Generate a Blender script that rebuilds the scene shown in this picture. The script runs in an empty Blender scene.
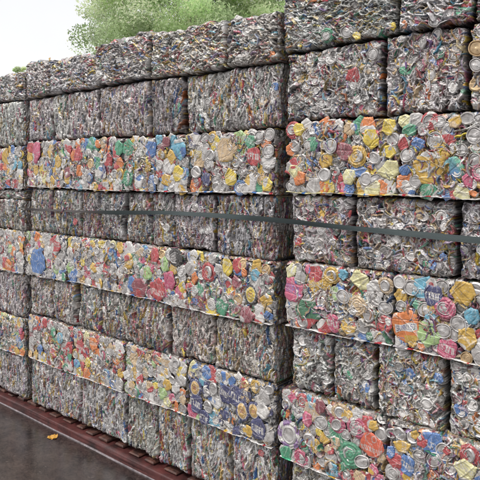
import bpy, math, numpy as np
from mathutils import Vector
SC = bpy.context.scene
COL = SC.collection
PI = math.pi
WALL_Y = 2.24

# ------------------------------------------------------------------ materials
def new_mat(name):
    m = bpy.data.materials.new(name); m.use_nodes = True
    nt = m.node_tree; b = nt.nodes['Principled BSDF']
    return m, nt, b

def crushed_metal(name, metallic, rough, bump=0.35, scale=260.0, dirt=0.35):
    m, nt, b = new_mat(name)
    N, L = nt.nodes, nt.links
    at = N.new('ShaderNodeAttribute'); at.attribute_name = 'Col'
    geo = N.new('ShaderNodeNewGeometry')
    # fine crinkles of thin sheet metal
    n1 = N.new('ShaderNodeTexNoise'); n1.inputs['Scale'].default_value = scale; n1.inputs['Detail'].default_value = 3
    n2 = N.new('ShaderNodeTexVoronoi'); n2.inputs['Scale'].default_value = scale*0.45; n2.feature = 'F1'
    L.new(geo.outputs['Position'], n1.inputs['Vector']); L.new(geo.outputs['Position'], n2.inputs['Vector'])
    ad = N.new('ShaderNodeMath'); ad.operation = 'ADD'
    L.new(n1.outputs['Fac'], ad.inputs[0]); L.new(n2.outputs['Distance'], ad.inputs[1])
    bp = N.new('ShaderNodeBump'); bp.inputs['Strength'].default_value = bump; bp.inputs['Distance'].default_value = 0.003
    L.new(ad.outputs[0], bp.inputs['Height']); L.new(bp.outputs['Normal'], b.inputs['Normal'])
    # grime
    n3 = N.new('ShaderNodeTexNoise'); n3.inputs['Scale'].default_value = 38; n3.inputs['Detail'].default_value = 5
    L.new(geo.outputs['Position'], n3.inputs['Vector'])
    cr = N.new('ShaderNodeValToRGB'); cr.color_ramp.elements[0].position = 0.36; cr.color_ramp.elements[1].position = 0.62
    cr.color_ramp.elements[0].color = (1-dirt, 1-dirt*1.08, 1-dirt*1.12, 1); cr.color_ramp.elements[1].color = (1, 1, 1, 1)
    L.new(n3.outputs['Fac'], cr.inputs['Fac'])
    mx = N.new('ShaderNodeMix'); mx.data_type = 'RGBA'; mx.blend_type = 'MULTIPLY'; mx.inputs['Factor'].default_value = 1
    L.new(at.outputs['Color'], mx.inputs['A']); L.new(cr.outputs['Color'], mx.inputs['B'])
    L.new(mx.outputs['Result'], b.inputs['Base Color'])
    b.inputs['Metallic'].default_value = metallic
    rr = N.new('ShaderNodeMapRange'); rr.inputs['To Min'].default_value = rough-0.12; rr.inputs['To Max'].default_value = rough+0.15
    L.new(n3.outputs['Fac'], rr.inputs['Value']); L.new(rr.outputs['Result'], b.inputs['Roughness'])
    return m

M_BODY = crushed_metal('crushed_aluminium', 0.30, 0.38, 0.40)
M_CAN = crushed_metal('printed_can_metal', 0.14, 0.36, 0.35, 240, 0.28)
M_LID = crushed_metal('can_end_metal', 0.34, 0.36, 0.25, 240, 0.30)

# ------------------------------------------------------------------ colours (linear)
PAL = {
 'silver': (.50,.485,.475), 'bright': (.70,.685,.67), 'dull': (.34,.32,.34), 'dark': (.10,.09,.10), 'white': (.76,.74,.71),
 'red': (.50,.035,.05), 'pink': (.60,.09,.20), 'orange': (.78,.22,.04), 'yellow': (.80,.60,.05), 'gold': (.68,.42,.05),
 'blue': (.06,.19,.50), 'cyan': (.12,.42,.58), 'green': (.05,.33,.18), 'lime': (.38,.58,.22), 'tan': (.66,.48,.28),
 'maroon': (.28,.05,.08), 'violet': (.30,.16,.42), 'navy': (.025,.035,.16), 'paleyellow': (.78,.74,.38), 'black': (.02,.02,.025),
 'bluegreen': (.05,.30,.45), 'green2': (.04,.20,.10), 'orangered': (.75,.12,.05),
}
PAIR = {'redwhite': ('red','white'), 'bluegreen': ('blue','cyan'), 'redviolet': ('pink','violet'), 'navywhite': ('navy','white'),
        'goldnavy': ('navy','tan'), 'pinkwhite': ('pink','white'), 'violetwhite': ('violet','white')}
def pc(n): return np.array(PAL[PAIR[n][0]] if n in PAIR else PAL[n])

# ------------------------------------------------------------------ mesh helpers
def mesh_from(name, V, F, C, mat, smooth=True):
    me = bpy.data.meshes.new(name)
    V = np.asarray(V, np.float32); F = np.asarray(F, np.int32)
    me.vertices.add(len(V)); me.vertices.foreach_set('co', V.ravel())
    me.loops.add(F.size); me.loops.foreach_set('vertex_index', F.ravel())
    me.polygons.add(len(F))
    me.polygons.foreach_set('loop_start', np.arange(0, F.size, F.shape[1], dtype=np.int32))
    me.update(calc_edges=True)
    me.polygons.foreach_set('use_smooth', np.full(len(F), smooth))
    if C is not None:
        a = me.color_attributes.new('Col', 'FLOAT_COLOR', 'POINT')
        C4 = np.ones((len(V), 4), np.float32); C4[:, :3] = C
        a.data.foreach_set('color', C4.ravel())
    me.materials.append(mat)
    return me

def grid_faces(nr, nc, off=0, mask=None, flip=False):
    idx = np.arange(nr*nc).reshape(nr, nc) + off
    q = np.stack([idx[:-1,:-1], idx[:-1,1:], idx[1:,1:], idx[1:,:-1]], -1)
    if flip: q = q[..., ::-1]
    if mask is not None:
        k = mask[:-1,:-1] & mask[:-1,1:] & mask[1:,1:] & mask[1:,:-1]
        return q[k]
    return q.reshape(-1, 4)

def compact(V, F, C):
    u, inv = np.unique(F, return_inverse=True)
    return V[u], inv.reshape(F.shape), C[u]

def obj(name, me, parent=None, loc=(0,0,0), rot=(0,0,0), scale=None):
    o = bpy.data.objects.new(name, me); COL.objects.link(o)
    if parent is not None: o.parent = parent
    o.location = loc; o.rotation_euler = rot
    if scale: o.scale = scale
    return o

def tag(o, label=None, cat=None, group=None, kind=None):
    if label: o['label'] = label
    if cat: o['category'] = cat
    if group: o['group'] = group
    if kind: o['kind'] = kind
    return o

def empty(name, loc, rz=0):
    o = bpy.data.objects.new(name, None); COL.objects.link(o); o.empty_display_size = .1
    o.location = loc; o.rotation_euler = (0, 0, rz)
    return o

def wn(X, Y, rng, k, n=5):
    r = 0
    for i in range(n):
        a = rng.uniform(0, 2*PI); kk = k*rng.uniform(.6, 1.6)
        r = r + np.sin(X*kk*math.cos(a) + Y*kk*math.sin(a) + rng.uniform(0, 6.28))
    return r/math.sqrt(n)

class Boxes:
    def __init__(s): s.v = []; s.f = []
    def box(s, x0, x1, y0, y1, z0, z1, b=0.004):
        # chamfered box: eight corners cut into a 24-vertex hull
        o = len(s.v)
        for z in (z0, z0+b, z1-b, z1):
            i = b if z in (z0, z1) else 0
            s.v += [(x0+i,y0+i,z),(x1-i,y0+i,z),(x1-i,y1-i,z),(x0+i,y1-i,z)]
        for k in range(3):
            for j in range(4):
                a = o+4*k+j; c = o+4*k+(j+1)%4
                s.f.append((a, c, c+4, a+4))
        s.f.append((o+3,o+2,o+1,o)); s.f.append((o+12,o+13,o+14,o+15))
    def mesh(s, name, mat):
        return mesh_from(name, s.v, s.f, None, mat, False)

# ------------------------------------------------------------------ heightfield canvas: pressed, overlapping scraps
class Canvas:
    def __init__(s, w, h, res, base=-.016):
        s.w, s.h = w, h
        s.nu = max(6, int(w/res)+1); s.nv = max(6, int(h/res)+1)
        s.u = np.linspace(0, w, s.nu); s.v = np.linspace(0, h, s.nv)
        s.H = np.full((s.nv, s.nu), base); s.C = np.tile(np.array(PAL['dark'])*.6, (s.nv, s.nu, 1))
        s.du = w/(s.nu-1); s.dv = h/(s.nv-1)
    def win(s, cx, cy, R):
        i0 = max(0, int((cx-R)/s.du)); i1 = min(s.nu, int((cx+R)/s.du)+2)
        j0 = max(0, int((cy-R)/s.dv)); j1 = min(s.nv, int((cy+R)/s.dv)+2)
        return i0, i1, j0, j1
    def put(s, win, hh, mask, col):
        i0, i1, j0, j1 = win
        H = s.H[j0:j1, i0:i1]; C = s.C[j0:j1, i0:i1]
        k = mask & (hh > H)
        H[k] = hh[k]; C[k] = col[k]
    def strip(s, cx, cy, ang, L, w, z0, bend, col, rng, col2=None):
        R = L/2+w+abs(bend); win = s.win(cx, cy, R); i0, i1, j0, j1 = win
        if i1-i0 < 2 or j1-j0 < 2: return
        dx = s.u[None, i0:i1]-cx; dy = s.v[j0:j1, None]-cy
        ca, sa = math.cos(ang), math.sin(ang)
        U = dx*ca+dy*sa; V = -dx*sa+dy*ca
        V = V - bend*(np.cos(PI*U/L)-.5) - .12*w*np.sin(U*rng.uniform(120, 260)+rng.uniform(0, 6))
        ww = w*(1-.45*np.abs(2*U/L)**3)
        q = 2*V/ww
        mask = (np.abs(U) < L/2) & (np.abs(q) < 1)
        qq = np.clip(1-q*q, 0, 1)
        side = rng.uniform(-.55, .55)
        plate = rng.random() < .5
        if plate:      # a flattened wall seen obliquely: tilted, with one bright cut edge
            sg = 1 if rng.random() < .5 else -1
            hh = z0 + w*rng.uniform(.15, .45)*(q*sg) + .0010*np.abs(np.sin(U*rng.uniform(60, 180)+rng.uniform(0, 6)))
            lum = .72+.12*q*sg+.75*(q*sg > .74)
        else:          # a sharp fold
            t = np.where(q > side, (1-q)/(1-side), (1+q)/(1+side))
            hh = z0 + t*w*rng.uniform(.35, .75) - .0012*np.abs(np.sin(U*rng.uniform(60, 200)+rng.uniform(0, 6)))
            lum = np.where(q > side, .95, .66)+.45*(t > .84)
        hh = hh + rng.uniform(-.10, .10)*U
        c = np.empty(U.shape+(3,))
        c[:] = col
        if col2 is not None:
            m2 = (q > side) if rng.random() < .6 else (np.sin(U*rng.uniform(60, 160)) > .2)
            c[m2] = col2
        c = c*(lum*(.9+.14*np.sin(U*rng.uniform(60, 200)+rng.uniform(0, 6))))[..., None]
        s.put(win, hh, mask, c)
    def disc(s, cx, cy, r, z0, col, rng):
        win = s.win(cx, cy, r*1.2); i0, i1, j0, j1 = win
        if i1-i0 < 2 or j1-j0 < 2: return
        dx = s.u[None, i0:i1]-cx; dy = s.v[j0:j1, None]-cy
        a = rng.uniform(0, PI); sq = rng.uniform(.55, 1)
        U = dx*math.cos(a)+dy*math.sin(a); V = (-dx*math.sin(a)+dy*math.cos(a))/sq
        q = np.sqrt(U*U+V*V)/r; mask = q < 1
        hh = z0+.0028*np.exp(-((q-.9)/.09)**2)-.0035*np.exp(-((q-.72)/.1)**2)-.003*(q < .62)*(.62-q)+rng.uniform(-.2, .2)*U+.0015*np.sin(V*190+U*90)
        hh = hh-.008*np.clip((q-.93)/.07, 0, 1)
        c = np.empty(U.shape+(3,)); c[:] = col
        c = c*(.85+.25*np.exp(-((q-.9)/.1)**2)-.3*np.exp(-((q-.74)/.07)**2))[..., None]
        s.put(win, hh, mask, c)

TINTS = ['red','pink','gold','tan','blue','green','yellow','orange','maroon','cyan','violet','navy','tan','gold','red','maroon','green','yellow','tan','pink','blue','gold']
def silver(rng):
    v = rng.choice([.20,.38,.56,.72,.88,.98], p=[.17,.17,.18,.17,.16,.15])*rng.uniform(.9, 1.12)
    return np.array((v*1.01, v*.98, v*.95))

def scrap_color(rng, tint, tints=None):
    if rng.random() < tint:
        c = np.array(PAL[rng.choice(tints or TINTS)]); k = rng.uniform(.05, .6)
        return (c*(1-k)+silver(rng)*k)*rng.uniform(.7, 1.1)
    return silver(rng)

def fill(cv, rng, style, tint=.2, tints=None, dens=1.0, tone=1.0, size=1.0):
    """style: 'edge' = folded can edges standing upright, 'flat' = lying, 'mixed' = every way"""
    area = cv.w*cv.h
    n = int(dens/size**1.6*area/(.000100 if style != 'back' else .0003))
    bands = rng.uniform(0, 6.28, 4)
    for k in range(n):
        cx = rng.uniform(-.01, cv.w+.01); cy = rng.uniform(-.01, cv.h+.01)
        if style == 'edge': ang = PI/2+rng.normal(0, .20)+.22*math.sin(cx*34+bands[0]+cy*9)
        elif style == 'flat': ang = rng.normal(0, .45)+.3*math.sin(cx*14+cy*20+bands[0])
        else: ang = rng.uniform(0, PI) if rng.random() < .5 else PI/2+rng.normal(0, .5)
        L = rng.uniform(.022, .062); w = rng.uniform(.005, .0125)
        if style == 'edge': L = rng.uniform(.030, .085); w = rng.uniform(.0045, .0105)
        L *= size; w *= size
        if rng.random() < .12: w *= 1.7
        z0 = rng.uniform(-.015, .006) + .003*math.sin(cx*23+bands[1])*math.sin(cy*19+bands[2])
        # groups of cans from one place share a tint
        tt = tint*(1+.9*math.sin(cx*17+bands[3])*math.cos(cy*21+bands[2]))
        c1 = scrap_color(rng, tt, tints)
        c2 = scrap_color(rng, min(1, tt*1.8), tints) if rng.random() < .45 else None
        c1 = c1*tone; c2 = None if c2 is None else c2*tone
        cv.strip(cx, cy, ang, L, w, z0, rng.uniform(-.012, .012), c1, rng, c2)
        if rng.random() < (.06 if style == 'mixed' else .012):
            cv.disc(rng.uniform(0, cv.w), rng.uniform(0, cv.h), rng.uniform(.018, .027), rng.uniform(-.004, .007), silver(rng)*1.05, rng)

# ------------------------------------------------------------------ single crushed cans and can ends
def lid_profile(q, X, Y, rng, bottom):
    if bottom:
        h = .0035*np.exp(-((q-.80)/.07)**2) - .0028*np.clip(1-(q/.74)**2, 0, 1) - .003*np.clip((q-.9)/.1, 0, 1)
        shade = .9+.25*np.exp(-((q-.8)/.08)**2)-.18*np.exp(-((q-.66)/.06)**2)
    else:
        h = .0030*np.exp(-((q-.92)/.05)**2) - .0045*np.exp(-((q-.80)/.055)**2) - .002*np.clip((q-.96)/.04, 0, 1)
        a = rng.uniform(0, 2*PI); U = X*math.cos(a)+Y*math.sin(a); V = -X*math.sin(a)+Y*math.cos(a)
        tab = np.exp(-(((U+.18)/.28)**4+((V)/.17)**4)); hole = np.exp(-(((U+.30)/.11)**4+(V/.08)**4))
        mouth = np.exp(-(((U-.42)/.24)**4+(V/.26)**4))
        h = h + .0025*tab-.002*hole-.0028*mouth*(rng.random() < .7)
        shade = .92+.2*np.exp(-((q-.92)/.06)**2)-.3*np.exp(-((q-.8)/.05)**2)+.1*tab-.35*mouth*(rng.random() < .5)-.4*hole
    return h, shade

def lid_mesh(r, res, rng, col):
    rr = np.concatenate([np.linspace(0.02, .6, 9), np.linspace(.64, 1.0, 14), [1.0]]); tt = np.linspace(0, 2*PI, 57)
    Rr, T = np.meshgrid(rr, tt, indexing='ij'); U = Rr*np.cos(T); V = Rr*np.sin(T)
    h, sh = lid_profile(Rr, U, V, rng, rng.random() < .40)
    sq = rng.uniform(.80, 1.0); a = rng.uniform(0, PI)
    V = V*sq; X = U*math.cos(a)-V*math.sin(a); Y = U*math.sin(a)+V*math.cos(a)
    X, Y = X*(1+.035*np.sin(2*T+rng.uniform(0, 6))+.025*np.sin(5*T+rng.uniform(0, 6))), Y*(1+.03*np.sin(3*T+rng.uniform(0, 6)))
    h = h + .0014*wn(X, Y, rng, 4, 4)
    for i in range(rng.integers(0, 3)):   # folds across the end
        b = rng.uniform(0, PI); d = X*math.cos(b)+Y*math.sin(b)-rng.uniform(-.6, .6)+.08*wn(X, Y, rng, 4, 3)
        h = h - rng.uniform(.002, .006)*np.exp(-(d/rng.uniform(.06, .14))**2) - .004*np.clip(d, 0, 1)
    h[-1] -= .004
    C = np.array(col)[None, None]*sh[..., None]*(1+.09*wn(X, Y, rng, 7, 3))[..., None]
    V3 = np.stack([X*r, -h*(r/.027), Y*r], -1).reshape(-1, 3)
    F = grid_faces(len(rr), len(tt))[:, ::-1]
    return mesh_from('can_end', V3, F, np.clip(C, 0, 1).reshape(-1, 3), M_LID)

def glyphs(X, Y, rng, rows=1, cells=6, top=.34):
    """block-letter strokes squashed on the can wall"""
    m = np.zeros(X.shape, bool)
    cw = 1.7/cells
    for k in range(cells):
        x0 = -.85+k*cw; lx = (X-x0)/cw; ly = (Y+top)/(2*top)
        inn = (lx > .08) & (lx < .86) & (ly > 0) & (ly < 1)
        t = rng.integers(0, 6)
        st = (lx < .34)
        if t in (0, 1): st = st | (np.abs(ly-.9) < .14) | ((t == 0) & (np.abs(ly-.5) < .1))
        if t == 2: st = st | (lx > .6)
        if t == 3: st = (np.abs(lx-.15-.6*ly) < .17) | (np.abs(lx-.8+.6*ly) < .15)
        if t == 4: st = st | (lx > .62) | (np.abs(ly-.1) < .14) | (np.abs(ly-.9) < .14)
        if t == 5: st = st | (np.abs(ly-.1) < .14)
        m |= inn & st
    return m

FONT = {'S': ('.####','#....','#....','.###.','....#','....#','####.'), 'U': ('#...#',)*6+('.###.',), 'N': ('#...#','##..#','##..#','#.#.#','#..##','#..##','#...#'),
        'K': ('#...#','#..#.','#.#..','##...','#.#..','#..#.','#...#'), 'I': ('..#..',)*7, 'T': ('#####',)+('..#..',)*6}
def word(X, Y, half, text='SUNKIST'):
    m = np.zeros(X.shape, bool); n = len(text); cw = 1.52/n
    for k, ch in enumerate(text):
        lx = (X+.76-k*cw)/(cw*.84); ly = 1-(Y+half)/(2*half)
        ok = (lx >= 0) & (lx < 1) & (ly >= 0) & (ly < 1)
        ix = np.clip((lx*5).astype(int), 0, 4); iy = np.clip((ly*7).astype(int), 0, 6)
        bm = np.array([[c == '#' for c in r] for r in FONT[ch]])
        m |= ok & bm[iy, ix]
    return m

def can_mesh(kind, cname, a, b, res, rng):
    """one flattened can seen on its printed side (a, b half sizes)"""
    if kind == 'lettersblue': res = .0008
    nu = max(12, int(2*a/res)); nv = max(12, int(2*b/res))
    X, Y = np.meshgrid(np.linspace(-1.05, 1.05, nu), np.linspace(-1.05, 1.05, nv))
    if kind in ('ring', 'eye'): q = np.sqrt(X*X+Y*Y)
    else:           # irregular polygon: the can was pressed against its neighbours
        m = rng.integers(5, 8); ph = rng.uniform(0, 6.28); q = np.zeros(X.shape)
        if kind == 'sheet':
            for i in range(m):
                an = ph+2*PI*(i+rng.uniform(-.22, .22))/m
                q = np.maximum(q, (X*math.cos(an)+Y*math.sin(an))/rng.uniform(.80, .98))
        else: q = (np.abs(X)**3+np.abs(Y)**3)**(1/3)+.05*wn(X, Y, rng, 5, 4)
    q = q + .035*wn(X, Y, rng, 4, 4) + .02*wn(X, Y, rng, 13, 3)
    mask = q < 1.13
    xa, ya = X*a, Y*b
    h = .0008*wn(X, Y, rng, 3, 4); crease = np.zeros(X.shape)
    ori = rng.uniform(0, PI)
    for i in range(rng.integers(5, 10)):
        an = ori+rng.normal(0, .5) if rng.random() < .7 else rng.uniform(0, PI)
        d = xa*math.cos(an)+ya*math.sin(an)-rng.uniform(-.8, .8)*max(a, b)+.0028*wn(X, Y, rng, 2.6, 3)
        wd = rng.uniform(.0012, .0030); sg = rng.choice([-1, 1]); e = np.exp(-(d/wd)**2)
        h = h + sg*rng.uniform(.0008, .0024)*e + rng.uniform(-.0009, .0009)*np.tanh(d/.003)
        crease = crease + sg*e
    h = h - .0048*np.clip((q-.80)/.20, 0, 1)**2
    base = pc(cname); c = np.empty(X.shape+(3,)); c[:] = base
    second = np.array(PAL[PAIR[cname][1]]) if cname in PAIR else np.array(PAL[rng.choice(['white','silver','bright','gold','white','red','blue'])])
    if kind == 'sheet':
        t = wn(X, Y, rng, rng.uniform(1.5, 3.5), 3)
        thr = .25 if cname in PAIR else (rng.uniform(.1, .9) if cname in ('silver', 'bright', 'white', 'tan') else rng.uniform(.55, 1.4))
        c[t > thr] = second
        if rng.random() < .3:
            g = glyphs(X+.15*np.sin(Y*2), Y-rng.uniform(-.3, .3)+.12*np.sin(X*3), rng, 1, rng.integers(4, 8), rng.uniform(.16, .3))
            c[g] = c[g]*.25+np.array(PAL['white'])*.7
        if rng.random() < .6:   # bare metal of the neck
            e = (Y > rng.uniform(.6, .85)) if rng.random() < .5 else (Y < -rng.uniform(.6, .85))
            c[e] = PAL['silver']
    elif kind in ('letters', 'lettersblue'):
        g = glyphs(X, Y+.1*np.sin(X*2.5), rng, 1, 5, .34)
        if kind == 'lettersblue':
            yy = Y+.05-.12*X
            band = (np.abs(yy) < .24+.05*np.sin(X*5)) & (np.abs(X) < .82)
            c[band] = PAL['white']
            g = word(X*1.02, yy+.015*np.sin(X*9), .16); c[g & band] = np.array(PAL['navy'])*1.6
            c[(Y < -.55) & (X > -.2)] = PAL['gold']
        else:
            c[g] = second if cname in PAIR else np.array(PAL['white'])*.9
    elif kind == 'ring':
        if cname in PAIR:
            an = np.arctan2(Y, X); c[np.sin(an*rng.integers(3, 6)+3*q) > .3] = second
        h = h + .0014*np.sin(q*26)
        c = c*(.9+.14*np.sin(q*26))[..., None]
    elif kind == 'eye':
        e = np.sqrt((X/.62)**2+(Y/.72)**2)
        inner = np.array(PAL['tan'])*np.array((1.15, 1.0, .55)) if cname != 'yellow' else np.array(PAL['yellow'])
        c[:] = PAL['navy'] if cname != 'yellow' else PAL['black']
        c[e < 1.0] = inner
        c[(e > 1.0) & (e < 1.10)] = PAL['bright']
        c[(np.abs(e-.62) < .05)] = np.array(PAL['gold'])*.5
        g = glyphs(X*1.6, Y*1.6, rng, 1, 4, .3); c[g & (e < .55)] = np.array(PAL['maroon'])
        h = h + .004*np.clip(1.0-e, 0, .3)/.3
    elif kind == 'bluegreen2':
        t = X+.35*wn(X, Y, rng, 2.5, 3)
        k = np.clip(t*.8+.5, 0, 1)[..., None]
        c = np.array(PAL['blue'])*(1-k)+np.array((.15,.5,.35))*k
        c[wn(X, Y, rng, 5, 3) > 1.2] = PAL['bright']
    # worn lines where the print cracked on the folds
    cr = np.abs(wn(X, Y, rng, 6, 4)) < .06
    c[cr] = c[cr]*.4+np.array(PAL['bright'])*.55
    c = c*(1.0+.07*wn(X, Y, rng, 8, 3)+.16*np.clip(crease, -1.5, 1.5))[..., None]  # crease shading put into the colour: ridges lighter, grooves darker
    hl = crease > .75; c[hl] = c[hl]*.6+np.array(PAL['bright'])*.4  # painted highlight along the raised creases
    k = .12; c = c*(1-k)+np.array((.66,.62,.57))*k
    sn = 1/np.maximum(q, 1)
    V3 = np.stack([xa*sn, -h, ya*sn], -1).reshape(-1, 3)
    F = grid_faces(nv, nu, 0, mask)
    V3, F, Cc = compact(V3, F, np.clip(c, .01, 1).reshape(-1, 3))
    return mesh_from('crushed_can', V3, F, Cc, M_CAN)

LIDS = {}
def get_lid(near, rng, col='silver'):
    key = (near, col)
    if key not in LIDS:
        r2 = np.random.default_rng(77+near+len(col))
        LIDS[key] = [lid_mesh(.027, .0016 if near else .0026, r2, np.array(PAL[col])*r2.uniform(1.0, 1.35)) for i in range(14)]
    return LIDS[key][rng.integers(0, 14)]

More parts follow.
